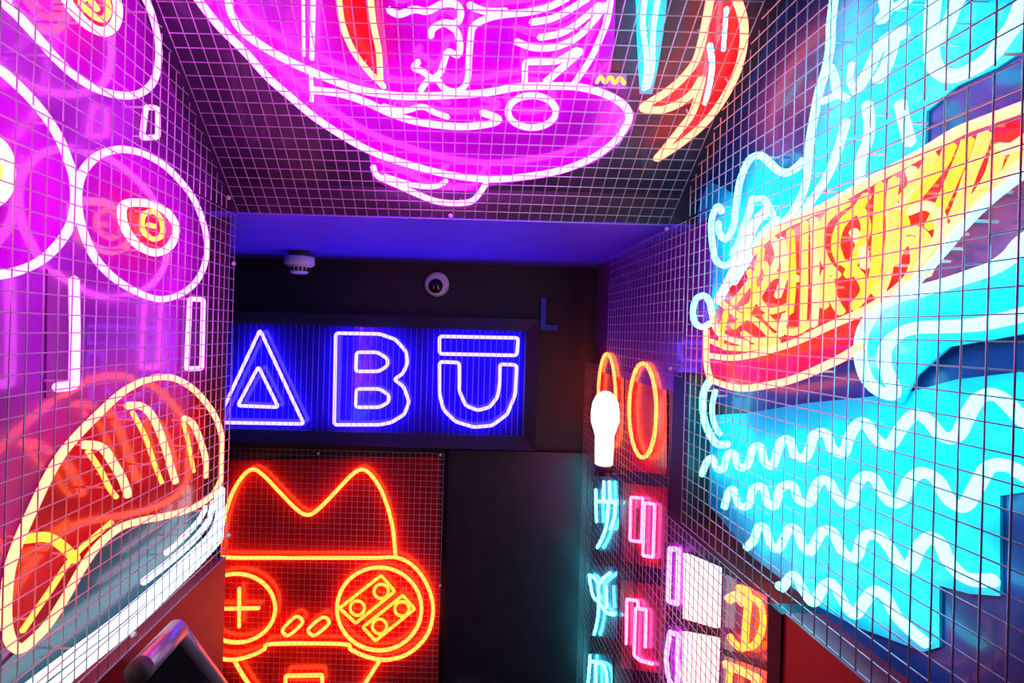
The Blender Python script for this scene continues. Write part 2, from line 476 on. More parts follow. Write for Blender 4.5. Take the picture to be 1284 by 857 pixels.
neon('neon_bar', 'small corner shaped neon bar under the highest sushi roll', PLw, [([(170,126),(205,128),(205,180),(170,180)], 'board_mid')],
     [([(183,134),(198,136),(198,172),(178,173)], 'magenta', 'cs', 0.004)])
# salmon nigiri
nig = [(163,486),(183,477),(203,473),(222,476),(242,488),(258,505),(271,525),(278,548),(280,574),(278,597),(267,620),(242,637),(209,647),(183,652),(157,659),(140,669),(120,688),(101,716),(84,746),(61,782),(38,806),(25,814),(14,806),(8,782),(8,750),(13,711),(25,675),(42,637),(59,601),(78,569),(101,542),(124,519),(145,499)]
rice = [(100,717),(140,669),(209,649),(266,622),(284,612),(288,640),(286,676),(255,708),(216,748),(166,795),(112,840),(60,885),(0,935),(-60,985),(-60,900),(20,818),(60,784)]
neon('neon_nigiri', 'red and orange neon salmon nigiri on glowing white rice, left wall', PLw,
     [(rice, 'board_teal'), (nig, 'board_dark', True)],
     [(nig, 'cream', 'c', 0.0055, 'fish_outline_tube'),
      ([(160,509),(178,510),(192,524),(205,555),(214,585),(220,605)], 'cream', '', 0.0058, 'stripe_tube'), ([(166,517),(182,548),(194,583),(203,606)], 'orange', '', 0.0035, 'stripe_tube'),
      ([(105,558),(127,561),(140,578),(153,600),(161,622)], 'cream', '', 0.0058, 'stripe_tube'), ([(110,566),(126,590),(137,612),(146,624)], 'orange', '', 0.0035, 'stripe_tube'),
      ([(231,525),(242,532),(252,555),(258,578),(258,598)], 'cream', '', 0.0058, 'stripe_tube'), ([(230,530),(237,560),(243,592)], 'orange', '', 0.0035, 'stripe_tube'),
      ([(33,676),(59,674),(78,685),(95,702)], 'amber', '', 0.0058, 'stripe_tube'), ([(28,792),(60,745),(95,695),(140,655)], 'orange', '', 0.0035, 'stripe_tube'),
      ([(279,612),(283,640),(279,668),(252,700),(213,738),(163,785),(112,826),(61,868),(0,918),(-50,960)], 'white', '', 0.0095, 'rice_tube'),
      ([(273,622),(274,648),(264,672),(236,700),(198,735),(150,776),(100,814),(50,852),(0,892),(-50,932)], 'white', '', 0.0075, 'rice_tube'),
      ([(267,630),(262,652),(244,676),(216,702),(180,730)], 'white', '', 0.006, 'rice_tube'),  # more parallel tubes added to widen the white glare
      ([(258,636),(250,652),(232,672),(208,694)], 'white', '', 0.005, 'rice_tube')])

# ================================================================ CEILING SIGNS
hull = [(240,-14),(249,0),(275,33),(308,66),(337,98),(367,124),(393,146),(429,170),(468,191),(515,207),(562,219),(611,225),(655,222),(702,214),(741,199),(768,180),(784,160),(789,145),(781,131),(761,119),(735,111),(709,108),(653,109),(611,116),(571,119),(513,121),(480,118),(445,111),(403,95),(363,77),(331,59),(303,38),(290,16),(287,0),(286,-14)]
neon('neon_boat', 'large pink neon boat with porthole and striped sail on the sloping ceiling', PCe,
     [([(222,-60),(249,-4),(275,35),(308,70),(337,102),(367,128),(393,150),(429,174),(462,192),(466,224),(500,243),(545,258),(591,259),(612,234),(655,228),(702,220),(745,205),(775,184),(792,160),(797,143),(785,126),(762,112),(770,60),(772,0),(770,-60)], 'board_pink'),
      ([(416,-40),(424,0),(429,29),(442,62),(461,88),(478,106),(477,65),(472,29),(470,0),(472,-40)], 'board_red')],
     [(hull, 'magenta', '', 0.0062, 'hull_tube'),
      ([(393,113),(429,118),(461,129),(494,144),(530,154),(578,159),(615,155),(625,149),(604,141)], 'magenta', '', 0.0062),
      ([(480,133),(505,139),(529,134),(545,141),(562,147)], 'magenta', '', 0.005),
      (ell(667,140,30,20), 'magenta', 'c', 0.0058, 'porthole_tube'),
      ([(468,209),(474,221),(500,233),(522,243),(545,252),(568,255),(590,253),(601,243),(610,229)], 'magenta', '', 0.0058, 'keel_tube'),
      ([(482,221),(518,232),(545,234),(560,227)], 'magenta', '', 0.005, 'keel_tube'),
      ([(487,12),(500,18),(519,12),(536,14),(555,5),(572,6),(578,17),(572,29),(556,29),(543,36),(540,46)], 'magenta', '', None, 'cloud_tube'),
      ([(560,30),(572,39),(577,56),(574,69),(562,65),(557,77),(552,91),(542,98),(529,89),(519,85),(525,77)], 'magenta', '', None, 'cloud_tube'),
      ([(527,114),(538,100),(549,101),(556,110),(570,115),(582,109),(587,95),(588,75),(590,49),(594,33),(611,23),(634,18),(663,15),(690,8),(712,-3)], 'magenta', '', None, 'sail_tube'),
      ([(588,6),(608,14),(635,14)], 'magenta', '', None, 'sail_tube'),
      ([(666,28),(689,24),(709,15),(738,-3)], 'magenta', '', None, 'sail_tube'),
      ([(676,47),(702,42),(725,29),(752,6)], 'magenta', '', None, 'sail_tube'),
      ([(647,52),(670,60),(696,59),(722,48),(741,30),(760,6)], 'magenta', '', None, 'sail_tube'),
      ([(658,106),(658,78),(699,77),(724,62)], 'magenta', 's', None, 'sail_tube'),
      ([(684,103),(705,85),(728,64)], 'magenta', '', 0.0062, 'sail_tube'),
      ([(719,106),(738,78),(751,52),(761,26),(766,-5)], 'magenta', '', None, 'sail_tube'),
      ([(380,-10),(381,70)], 'magenta', 's', 0.0026, 'mast_tube'), ([(393,-10),(391,74)], 'magenta', 's', 0.004, 'mast_tube'), ([(390,92),(391,127)], 'magenta', 's', 0.0035, 'mast_tube'),
      ([(424,-8),(429,29),(442,62),(461,88),(482,109)], 'cream', '', 0.005, 'leaf_tube'),
      ([(464,-8),(468,29),(475,65),(477,102)], 'cream', '', 0.005, 'leaf_tube')], gap=0.024)
neon('neon_claw', 'red and cream neon lobster claw on the ceiling beside the right wall', PCe,
     [([(895,-40),(885,28),(880,52),(873,77),(856,98),(835,116),(804,134),(806,141),(850,136),(868,128),(862,148),(842,170),(820,198),(828,203),(855,184),(885,160),(905,135),(922,104),(933,74),(937,46),(934,15),(925,-40)], 'board_red')],
     [([(892,-8),(885,28),(880,52),(872,77),(856,98),(835,116),(814,129),(806,136),(828,138),(849,131),(868,117),(880,98)], 'cream', '', 0.0062),
      ([(880,98),(877,112),(868,142),(850,166),(831,190),(824,199),(852,181),(880,158),(901,133),(919,102),(929,74),(933,46),(931,21),(921,-8)], 'cream', '', 0.0062)], gap=0.024)
neon('cyan_ribbon', 'wavy cyan reflection built as a glowing ribbon between ceiling boat and red claw', PCe,  # cyan reflection built as glowing tubes on a cyan board
     [([(796,-30),(798,40),(800,80),(802,118),(818,118),(826,80),(832,40),(840,-30)], 'board_cyan')],
     [([(810,-8),(806,30),(811,75),(808,112)], 'cyan', '', 0.0042), ([(826,-8),(819,40),(818,85),(812,110)], 'cyan', '', 0.0042)], gap=0.024)
neon('cyan_ribbon', 'short cyan neon strokes lying across the red claw', PCe, [],
     [([(911,10),(909,36),(907,63)], 'cyan', '', 0.0032), ([(890,56),(893,80),(890,105),(884,130)], 'cyan', '', 0.0042)], gap=0.036)
neon('reflection_zigzag', 'tiny orange reflection built as a glowing zigzag at the tip of the ceiling boat', PCe, [([(744,90),(786,92),(786,112),(744,110)], 'board_mid')],  # orange reflection built as an added glowing tube
     [([(748,104),(753,95),(759,105),(765,95),(771,106),(777,96),(783,105)], 'amber', 's', 0.0032)], gap=0.03)

# ================================================================ RIGHT WALL SIGNS
nood = [(888,446),(886,415),(905,376),(930,340),(955,304),(985,282),(1030,258),(1080,230),(1140,194),(1200,160),(1260,140),(1310,124),(1310,180),(1284,203),(1250,228),(1220,257),(1192,287),(1172,312),(1150,337),(1125,361),(1100,379),(1072,393),(1040,407),(1000,427),(960,444),(920,449)]
N = [[(1300,128),(1240,150),(1200,166),(1160,190),(1120,212),(1080,234),(1040,256),(1000,275),(965,295),(943,318)],
 [(1235,168),(1228,190),(1216,220),(1206,250),(1196,274)], [(1214,175),(1205,200),(1192,230),(1181,255),(1166,285)],
 [(1252,188),(1245,215),(1231,240),(1212,262)], [(1290,172),(1268,186),(1250,186)], [(1278,192),(1262,220),(1243,238)],
 [(1192,182),(1182,205),(1166,226),(1150,246),(1140,266)], [(1170,195),(1160,212),(1146,232),(1131,250)],
 [(1142,212),(1147,238),(1132,258),(1115,270)], [(1121,225),(1118,255),(1118,290),(1115,320),(1110,350),(1100,371)],
 [(1104,232),(1102,265),(1100,300),(1098,335),(1092,365)], [(1125,300),(1135,290),(1150,290),(1160,300),(1165,320),(1158,340)],
 [(1140,265),(1160,258),(1175,266),(1180,285),(1175,305),(1160,328)], [(1120,330),(1130,308),(1145,303),(1149,328),(1140,350)],
 [(1087,245),(1075,262),(1060,275),(1051,290),(1048,310),(1055,330)], [(1062,255),(1042,268),(1030,285),(1028,305),(1036,330),(1050,346)],
 [(1021,275),(1022,310),(1022,345),(1022,380),(1020,408)], [(1009,280),(1008,320),(1008,360),(1006,408)],
 [(991,290),(993,325),(993,360),(990,392)], [(1000,350),(975,345),(960,355),(951,374),(964,390),(986,385)],
 [(970,300),(976,322),(966,345)], [(955,312),(950,340),(936,360),(920,380)], [(940,340),(946,368),(936,395),(920,410)],
 [(905,380),(925,395),(945,401),(966,420)], [(893,396),(899,415),(914,425),(936,431)], [(960,396),(975,411),(995,417),(1015,406)],
 [(1060,330),(1077,345),(1085,365),(1070,386)], [(1040,350),(1045,375),(1055,392)], [(1070,290),(1081,310),(1085,335)],
 [(892,428),(915,437),(945,436),(975,428)], [(1076,258),(1086,285),(1076,315),(1063,346)], [(932,418),(950,428),(972,422)],
 [(980,300),(984,340),(975,372)], [(1034,385),(1032,360),(1036,340)], [(912,390),(906,410),(904,430)], [(958,330),(962,350),(944,380),(930,388)], [(985,395),(978,420)], [(1160,345),(1185,290)], [(1126,262),(1134,285),(1120,305)]]
strokes = []
for k, p in enumerate(N):
    strokes.append((p, ('cream', 'yellow', 'amber', 'yellow')[k % 4], '', 0.0054 if k else 0.0058, 'noodle_tube'))
strokes += [([(1098,388),(1130,372),(1160,341),(1186,311),(1214,277),(1250,243),(1300,206)], 'cyan', '', 0.0045, 'bowl_tube'),
 ([(886,415),(886,454),(890,474)], 'cream', '', 0.0062, 'bowl_tube'),
 ([(888,446),(915,449),(941,446),(967,439),(1000,428),(1040,409),(1075,394),(1102,380),(1128,361),(1152,337),(1174,312),(1194,287),(1222,258),(1252,228),(1300,193)], 'cream', '', 0.0055, 'bowl_tube'),
 ([(890,476),(915,485),(936,487),(958,484),(984,479),(1010,470),(1035,459),(1061,446),(1080,434)], 'cream', '', 0.0058, 'bowl_tube'),
 ([(890,478),(883,490),(881,506),(883,526),(889,543),(899,557),(912,557)], 'cyan', '', 0.0068, 'bowl_tube'),
 ([(897,490),(893,510),(895,530),(903,545)], 'cyan', '', 0.005, 'bowl_tube')]
neon('neon_noodle_bowl', 'neon noodle bowl with tangled yellow noodles and red rim on right wall', PRw,
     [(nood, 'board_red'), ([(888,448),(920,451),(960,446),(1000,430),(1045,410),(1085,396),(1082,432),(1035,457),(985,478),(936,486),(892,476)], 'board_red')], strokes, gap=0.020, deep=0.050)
neon('neon_steam', 'swirling cyan neon steam and garnish above the noodles', PRw,
     [([(1046,-45),(1042,20),(1040,60),(1034,90),(1024,120),(1018,160),(1012,195),(1000,208),(986,212),(974,208),(962,196),(950,190),(938,196),(928,215),(921,245),(905,235),(888,228),(876,260),(872,300),(870,340),(866,375),(865,405),(884,414),(905,376),(930,340),(955,304),(985,282),(1030,258),(1080,230),(1140,194),(1160,183),(1162,140),(1200,108),(1250,85),(1320,40),(1320,-45)], 'board_cyan')],  # left side extended so the board colour stands in for cyan haze
     [([(1203,-4),(1195,14),(1189,30),(1179,50)], 'cyan', '', 0.006),
      ([(1172,-6),(1168,25),(1168,51),(1169,72),(1174,86),(1184,94),(1200,95),(1217,88),(1234,78),(1248,64),(1263,43),(1273,29),(1281,10),(1290,-12)], 'cyan', '', 0.007),
      ([(1135,39),(1115,47),(1102,60),(1094,78),(1084,98),(1073,114)], 'cyan', '', 0.0066), ([(1132,42),(1121,50),(1117,66),(1110,86),(1100,101)], 'cyan', '', 0.0066),
      ([(1108,-6),(1112,12),(1104,26)], 'cyan', '', 0.0066), ([(1112,12),(1132,4),(1142,-4)], 'cyan', '', 0.005),
      ([(1046,-4),(1042,31),(1041,58),(1036,86),(1028,111),(1022,140),(1016,175),(1013,206),(1010,231),(1003,250),(994,266),(982,280)], 'cyan', '', 0.0056),
      ([(1041,84),(1047,99),(1050,116),(1062,124)], 'cyan', '', 0.005), ([(1032,127),(1046,121)], 'cyan', '', 0.005),
      ([(1087,130),(1090,154),(1088,177),(1080,198),(1077,228)], 'cyan', '', 0.006), ([(1061,152),(1050,190),(1038,220),(1022,245),(1004,270)], 'cyan', '', 0.0056),
      ([(1129,129),(1134,154),(1141,180)], 'cyan', '', 0.006), ([(1068,80),(1066,100),(1072,116)], 'cyan', '', 0.004),
      ([(905,266),(901,259),(896,264),(892,280),(893,302),(897,325),(907,333),(917,329),(925,319)], 'cyan', '', 0.006),
      ([(901,279),(902,292),(909,300),(917,291),(921,276),(924,252),(927,231),(933,213),(941,199),(953,195),(963,202),(974,213),(986,217),(998,211),(1008,201)], 'cyan', '', 0.006),
      ([(944,248),(940,264),(934,282),(927,302),(918,320)], 'cyan', '', 0.006), ([(945,251),(956,249),(963,258),(969,270)], 'cyan', '', 0.0056),
      ([(964,262),(948,278),(938,300),(926,326),(914,352),(900,378)], 'white', '', 0.008), ([(975,275),(955,295),(935,330),(920,355)], 'cyan', '', 0.006),
      ([(893,398),(891,382),(886,373),(879,371),(872,377),(869,390),(871,404),(880,410),(890,406)], 'cyan', '', 0.0062)], gap=0.024)
hook = [(1320,280),(1284,303),(1268,321),(1246,336),(1218,346),(1184,357),(1146,367),(1121,375),(1102,385),(1090,401),(1081,420),(1079,441),(1081,459),(1089,478),(1103,491),(1119,495),(1120,485),(1114,471),(1109,456),(1110,438),(1119,425),(1133,416),(1153,411),(1184,410),(1227,407),(1261,400),(1284,394),(1320,384)]
neon('neon_fish_tail', 'thick curling cyan neon outline between noodle bowl and waves', PRw,
     [([(1330,270),(1284,296),(1246,330),(1184,351),(1121,369),(1096,384),(1082,404),(1072,425),(1072,448),(1080,476),(1100,500),(1130,505),(1150,470),(1190,435),(1250,425),(1330,410)], 'board_cyan')],
     [(hook, 'cyan', '', 0.007)], deep=0.047)
w1 = [(880,596),(886,580),(893,575),(899,588),(907,588),(912,571),(921,569),(926,586),(937,584),(944,563),(954,561),(959,580),(969,584),(975,566),(981,553),(991,553),(996,570),(1008,575),(1015,564),(1021,546),(1036,544),(1043,562),(1057,569),(1064,551),(1072,536),(1084,530),(1098,550),(1115,559),(1130,537),(1147,520),(1164,528),(1181,547),(1200,547),(1215,518),(1229,499),(1252,497),(1284,528),(1305,545)]
w2 = [(908,637),(913,620),(920,614),(926,633),(938,634),(945,613),(957,612),(962,630),(971,635),(977,617),(984,609),(995,610),(1001,626),(1014,631),(1021,615),(1029,603),(1040,605),(1048,620),(1061,633),(1070,624),(1074,609),(1083,598),(1096,600),(1104,613),(1117,630),(1130,627),(1141,603),(1156,593),(1175,602),(1190,627),(1209,635),(1225,610),(1239,587),(1262,584),(1284,596),(1305,608)]
w3 = [(936,687),(945,678),(951,662),(960,663),(966,682),(975,689),(982,678),(990,663),(999,665),(1005,682),(1014,693),(1022,682),(1031,667),(1044,667),(1051,682),(1061,697),(1074,698),(1082,675),(1098,671),(1113,684),(1127,705),(1140,712),(1152,688),(1164,675),(1178,680),(1190,705),(1213,726),(1246,728)]
w4 = [(976,747),(985,732),(996,722),(1008,742),(1020,756),(1032,737),(1044,732),(1058,756),(1071,771),(1083,756),(1096,742),(1110,748),(1123,771),(1142,791),(1161,807)]
neon('neon_waves', 'four rows of cyan neon waves under the noodle bowl', PRw,
     [([(866,580),(880,522),(940,518),(1010,506),(1070,500),(1140,492),(1200,476),(1320,462),(1320,612),(1254,622),(1254,748),(1215,745),(1178,735),(1178,812),(1158,818),(1110,800),(1070,785),(1020,768),(980,755),(940,702),(905,652),(872,618)], 'board_cyan')],  # top edge raised so the board shows a cyan glow below the bowl
     [(w1, 'cyan', '', 0.0062, 'wave_tube'), (w2, 'cyan', '', 0.0062, 'wave_tube'), (w3, 'cyan', '', 0.0062, 'wave_tube'), (w4, 'cyan', '', 0.0062, 'wave_tube')], zmin=zbR + 0.003)

# far right columns
neon('neon_oval', 'red neon oval next to the black post, wholly visible', PRw, [([(784,442),(836,448),(836,596),(784,590)], 'board_red')],
     [(ell(806,515,17,59,18), 'orange', 'c', 0.0055), ], gap=0.040, deep=0.053)
neon('neon_oval', 'red neon oval half hidden by a glaring white bulb', PRw, [([(745,434),(782,440),(782,588),(745,574)], 'board_red')],
     [(ell(761,502,11,58,18), 'orange', 'c', 0.0055)], gap=0.040, deep=0.053)
neon('neon_letter', 'cyan neon letter like a crossed comb under the white bulb', PRw, [([(740,596),(776,600),(776,694),(740,690)], 'board_deep_cyan')],
     [([(747,614),(748,655)], 'cyan', 's', 0.0056), ([(757,604),(757,629)], 'cyan', 's', 0.0056), ([(764,604),(765,629)], 'cyan', 's', 0.0056), ([(747,629),(773,630)], 'cyan', 's', 0.0056),
      ([(763,629),(761,655),(756,673),(749,687)], 'cyan', '', 0.0056), ([(772,632),(770,650),(765,664)], 'cyan', '', 0.005)], gap=0.040, deep=0.053)
neon('neon_letter', 'cyan neon letter shaped like a crossed X beside the door', PRw, [([(736,708),(774,712),(774,802),(736,798)], 'board_deep_cyan')],
     [([(738,718),(743,746),(751,756),(760,768),(770,771)], 'cyan', '', 0.0056), ([(765,719),(751,733),(751,756),(749,779),(745,796)], 'cyan', '', 0.0056), ([(742,722),(751,733)], 'cyan', '', 0.005), ([(760,735),(761,762)], 'cyan', 's', 0.005)], gap=0.040, deep=0.053)
neon('neon_letter', 'cyan neon letter beneath the crossed X, cut by the frame edge', PRw, [([(732,818),(768,822),(768,900),(732,900)], 'board_deep_cyan')],
     [([(740,822),(738,850),(734,885)], 'cyan', '', 0.0056), ([(747,834),(747,890)], 'cyan', 's', 0.0056), ([(742,830),(757,835),(761,858),(760,890)], 'cyan', '', 0.0056)], gap=0.040, deep=0.053)
neon('neon_bars', 'pair of staggered pink neon rectangles under the red oval', PRw, [([(781,606),(836,612),(836,716),(781,704)], 'board_red')],
     [([(791,624),(806,625),(804,680),(790,678)], 'pink', 'cs', 0.0042), ([(808,631),(821,633),(819,699),(806,697)], 'pink', 'cs', 0.0042)], gap=0.044, deep=0.053)
neon('neon_bars', 'two pink neon strokes with a hooked foot below the rectangles', PRw, [([(779,728),(834,736),(834,846),(779,838)], 'board_red')],
     [([(785,808),(786,752),(800,754),(800,764)], 'pink', 's', 0.0045), ([(809,812),(810,765),(797,763),(795,822),(803,829),(818,833)], 'pink', 's', 0.0045)], gap=0.044, deep=0.053)
neon('neon_bars', 'slim pink neon rectangle beside the upper white lightbox', PRw, [([(834,678),(856,682),(856,766),(832,762)], 'board_mid')],
     [([(840,688),(851,690),(849,758),(838,754)], 'magenta', 'cs', 0.0056)], gap=0.040, deep=0.053)
neon('neon_bars', 'slim pink neon outline with kinked side by the lower lightbox', PRw, [([(832,782),(856,786),(856,900),(830,895)], 'board_mid')],
     [([(840,793),(851,797),(849,822),(851,845),(846,868),(838,850),(835,826)], 'magenta', 'cs', 0.0056)], gap=0.040, deep=0.053)
def lightbox(label, poly):
    root = thing('lightbox', label, 'lightbox', PRw.off(0.05).at(*poly[0]), 'white lightboxes')
    o = obj('diffuser', board_bm(poly, PRw, 0.034, 0.010), 'lightbox'); reparent(o, root)
    cu = sum(p[0] for p in poly) / 4; cv = sum(p[1] for p in poly) / 4
    big = [(cu + (u - cu) * 1.04, cv + (v - cv) * 1.03) for u, v in poly]
    o = obj('casing', board_bm(big, PRw, 0.0441, 0.0115), 'frame'); reparent(o, root)
lightbox('glaring white lightbox right under the cyan waves', [(857,694),(899,712),(897,788),(856,776)])
lightbox('glaring white lightbox beneath another white lightbox', [(856,792),(897,800),(893,900),(854,890)])
neon('neon_letter', 'amber neon letter with a round bow beside the white lightbox', PRw, [([(902,716),(962,748),(962,832),(902,812)], 'board_mid')],
     [([(914,752),(924,748),(932,756)], 'yellow', '', 0.0085), ([(926,738),(938,744),(936,778),(932,812),(920,806),(915,798)], 'amber', '', 0.0062), ([(940,748),(952,756),(957,775),(954,795),(945,810),(933,813)], 'amber', '', 0.005)], gap=0.040, deep=0.053)
neon('neon_letter', 'amber neon letter cut by the frame edge under the bowed letter', PRw, [([(902,820),(962,842),(962,930),(902,920)], 'board_mid')],
     [([(910,834),(930,842),(950,852)], 'yellow', '', 0.0075), ([(916,835),(914,870),(925,890)], 'amber', '', 0.0055), ([(946,850),(945,880),(930,900)], 'amber', '', 0.0055)], gap=0.040, deep=0.053)

# glaring bulb lamp in front of the far oval
def lathe(prof, c, seg=24):
    bm = bmesh.new(); rings = []
    for r_, z in prof:
        rings.append([bm.verts.new((c[0] + r_ * math.cos(2 * math.pi * k / seg), c[1] + r_ * math.sin(2 * math.pi * k / seg), c[2] + z)) for k in range(seg)])
    for a_, b_ in zip(rings, rings[1:]):
        for k in range(seg): bm.faces.new((a_[k], a_[(k + 1) % seg], b_[(k + 1) % seg], b_[k]))
    bm.faces.new(rings[0][::-1]); bm.faces.new(rings[-1])
    bmesh.ops.recalc_face_normals(bm, faces=bm.faces)
    return bm
PB = Plane((XR - 0.045, 0, 0), (-1, 0, 0))
pb, pt = PB.at(757, 584), PB.at(758, 490)
H = (pt - pb).length
root = thing('bulb_lamp', 'glaring white bulb lamp in front of the half hidden red oval', 'lamp', pb)
rb = 0.041
prof = [(0.012, 0.0), (0.026, 0.004), (0.027, H * 0.18), (0.028, H * 0.40), (rb, H * 0.58), (rb * 1.02, H * 0.70), (rb * 0.92, H * 0.84), (rb * 0.66, H * 0.94), (rb * 0.3, H * 0.99), (0.002, H)]
o = obj('bulb', lathe(prof, (0, 0, 0)), 'bulb', root, True)
o = obj('socket', lathe([(0.020, -0.03), (0.024, -0.028), (0.026, -0.001), (0.016, 0.0)], (0, 0, 0)), 'frame', root, True)
bm = tube_bm([Vector((0, 0, -0.018)), Vector((0.03, 0, -0.018)), Vector((0.08, 0, -0.018))], 0.006, Vector((0, 0, 1)), False)
obj('wall_bracket', bm, 'frame', root, True)

# ================================================================ END WALL
# letter sign box
PSf = Plane((0, YE - 0.085, 0), (0, -1, 0))       # front rim of the box
p_tr, p_br = PSf.at(676, 404), PSf.at(678, 564)
zt, zb = PSf.at(500, 396).z, PSf.at(500, 561).z
xr = p_tr.x; xl = -1.02; fw = 0.046
sign = thing('letter_sign', 'blue neon letter sign in black frame on the end wall', 'neon sign', (0, YE, (zt + zb) / 2))
def sg(name, bm, m, par=sign, smooth=False):
    o = obj(name, bm, m, None, smooth); return reparent(o, sign) if par is sign else o
def bevel_frame(x0, x1, z0_, z1_, w, yf, ybk):
    # four mitred sloping rails, outer edge forward
    outer = [(x0, z0_), (x1, z0_), (x1, z1_), (x0, z1_)]; inner = [(x0 + w, z0_ + w), (x1 - w, z0_ + w), (x1 - w, z1_ - w), (x0 + w, z1_ - w)]
    for i in range(4):
        j = (i + 1) % 4; bm = bmesh.new()
        v = [bm.verts.new((outer[i][0], yf, outer[i][1])), bm.verts.new((outer[j][0], yf, outer[j][1])), bm.verts.new((inner[j][0], yf + 0.028, inner[j][1])), bm.verts.new((inner[i][0], yf + 0.028, inner[i][1])),
             bm.verts.new((outer[i][0], ybk, outer[i][1])), bm.verts.new((outer[j][0], ybk, outer[j][1])), bm.verts.new((inner[j][0], ybk, inner[j][1])), bm.verts.new((inner[i][0], ybk, inner[i][1]))]
        for f in ((0, 1, 2, 3), (7, 6, 5, 4), (0, 4, 5, 1), (2, 6, 7, 3), (1, 5, 6, 2), (0, 3, 7, 4)): bm.faces.new([v[q] for q in f])
        bmesh.ops.recalc_face_normals(bm, faces=bm.faces)
        sg('frame_rail', bm, 'frame')
bevel_frame(xl, xr, zb, zt, fw, YE - 0.085, YE - 0.001)
sg('back_panel', box_bm(xl + fw, xr - fw, YE - 0.012, YE - 0.002, zb + fw, zt - fw), 'board_blue')
PT = Plane((0, YE - 0.045, 0), (0, -1, 0))
A1 = [(326,414),(381,532),(272,530)]; A2 = [(324,460),(349,511),(298,509)]
B1 = [(421,418),(476,419),(496,426),(509,441),(511,455),(505,469),(494,476),(506,485),(513,504),(507,520),(491,530),(476,533),(419,533)]
B2 = [(447,442),(473,442),(486,450),(486,459),(475,466),(446,466)]; B3 = [(447,488),(476,488),(488,496),(487,505),(476,511),(446,511)]
U1 = [(551,422),(650,424),(648,446),(551,444)]
U2 = [(551,454),(576,455),(576,491),(584,509),(599,515),(614,511),(624,498),(627,478),(627,457),(648,458),(646,495),(636,520),(617,534),(594,536),(571,529),(556,514),(551,494)]
for nm, p in (('letter_a_tube', A1), ('letter_a_tube', A2), ('letter_b_tube', B1), ('letter_b_tube', B2), ('letter_b_tube', B3), ('letter_u_macron_tube', U1), ('letter_u_tube', U2)):
    P3 = [PT.at(u, v) for u, v in p]
    path = sharp(P3, True, 0.012, 4)
    t = obj(nm, tube_bm(path, 0.0065, Vector((0, -1, 0)), True), 'blue', None, True); reparent(t, sign)
    for idx in (len(path) // 6, (2 * len(path)) // 3):
        q = obj('standoff', tube_bm([path[idx] + Vector((0, 0.004, 0)), path[idx] + Vector((0, 0.033, 0))], 0.0016, Vector((0, 0, 1)), False, 6), 'post'); reparent(q, sign); q.parent = t
# upright wires across the letter sign
grille = thing('wire_grille', 'upright wires across the blue letter sign', 'wire mesh', (xl + fw, YE - 0.062, zb + fw))
n = int((xr - xl - 2 * fw) / 0.0215)
for k in range(n + 1):
    w = bpy.data.objects.new('wire', wire_mesh_data(zt - zb - 2 * fw, 0.0009)); C.objects.link(w); w.parent = grille
    w.location = ((xr - xl - 2 * fw) * k / n, 0, 0)

# cat game pad
def mir(p, c=385.5): return [(2 * c - u, v) for u, v in p][::-1]
ear_r = [(386,646),(398,640),(419,619),(440,597),(454,589),(467,598),(481,622),(492,660),(496,699)]
ears = mir(ear_r)[:-1] + ear_r
pad_r = [(499,700),(519,711),(535,733),(543,761),(539,789),(526,809),(506,823),(481,828),(457,823),(440,815),(429,808)]
pad = [(300,700),(330,700),(440,700),(470,700)] + pad_r + mir(pad_r)
neon('neon_cat_game_pad', 'red and orange neon cat head holding a game pad, end wall', PEn,
     [([(205,575),(300,578),(552,572),(549,940),(205,940)], 'board_cat')],
     [(ears, 'orange', '', None, 'ear_tube'), (pad, 'orange', 'c', None, 'pad_outline_tube'),
      (ell(475.5, 764, 53, 52, 20), 'orange', 'c', None, 'button_ring_tube'), (ell(297, 763, 48, 43, 20), 'orange', 'c', None, 'cross_ring_tube'),
      ([(275,764),(325,763)], 'orange', 's', None, 'cross_tube'), ([(300,738),(300,787)], 'orange', 's', None, 'cross_tube'),
      ([(355,789),(369,775),(376,775),(379,782),(364,796),(357,796)], 'orange', 'c', 0.0045, 'pill_tube'), ([(387,789),(402,776),(410,776),(412,783),(397,796),(390,796)], 'orange', 'c', 0.0045, 'pill_tube'),
      ([(426,763),(478,722),(495,742),(446,782)], 'amber', 'cs', 0.0045, 'button_frame_tube'), ([(455,787),(505,747),(520,764),(471,804)], 'amber', 'cs', 0.0045, 'button_frame_tube'),
      (ell(478,742,9,9,10), 'amber', 'c', 0.0042, 'button_tube'), (ell(448,763,9,9,10), 'amber', 'c', 0.0042, 'button_tube'), (ell(504,764,9,9,10), 'amber', 'c', 0.0042, 'button_tube'), (ell(476,786,9,9,10), 'amber', 'c', 0.0042, 'button_tube'),
      ([(476,829),(464,848),(448,872),(430,890),(340,890),(322,872),(305,848),(294,829)], 'orange', '', None, 'chin_tube'),
      ([(358,848),(404,847),(404,862),(358,863)], 'orange', 'cs', None, 'mouth_tube')], r=0.0052, gap=0.014, deep=0.040)

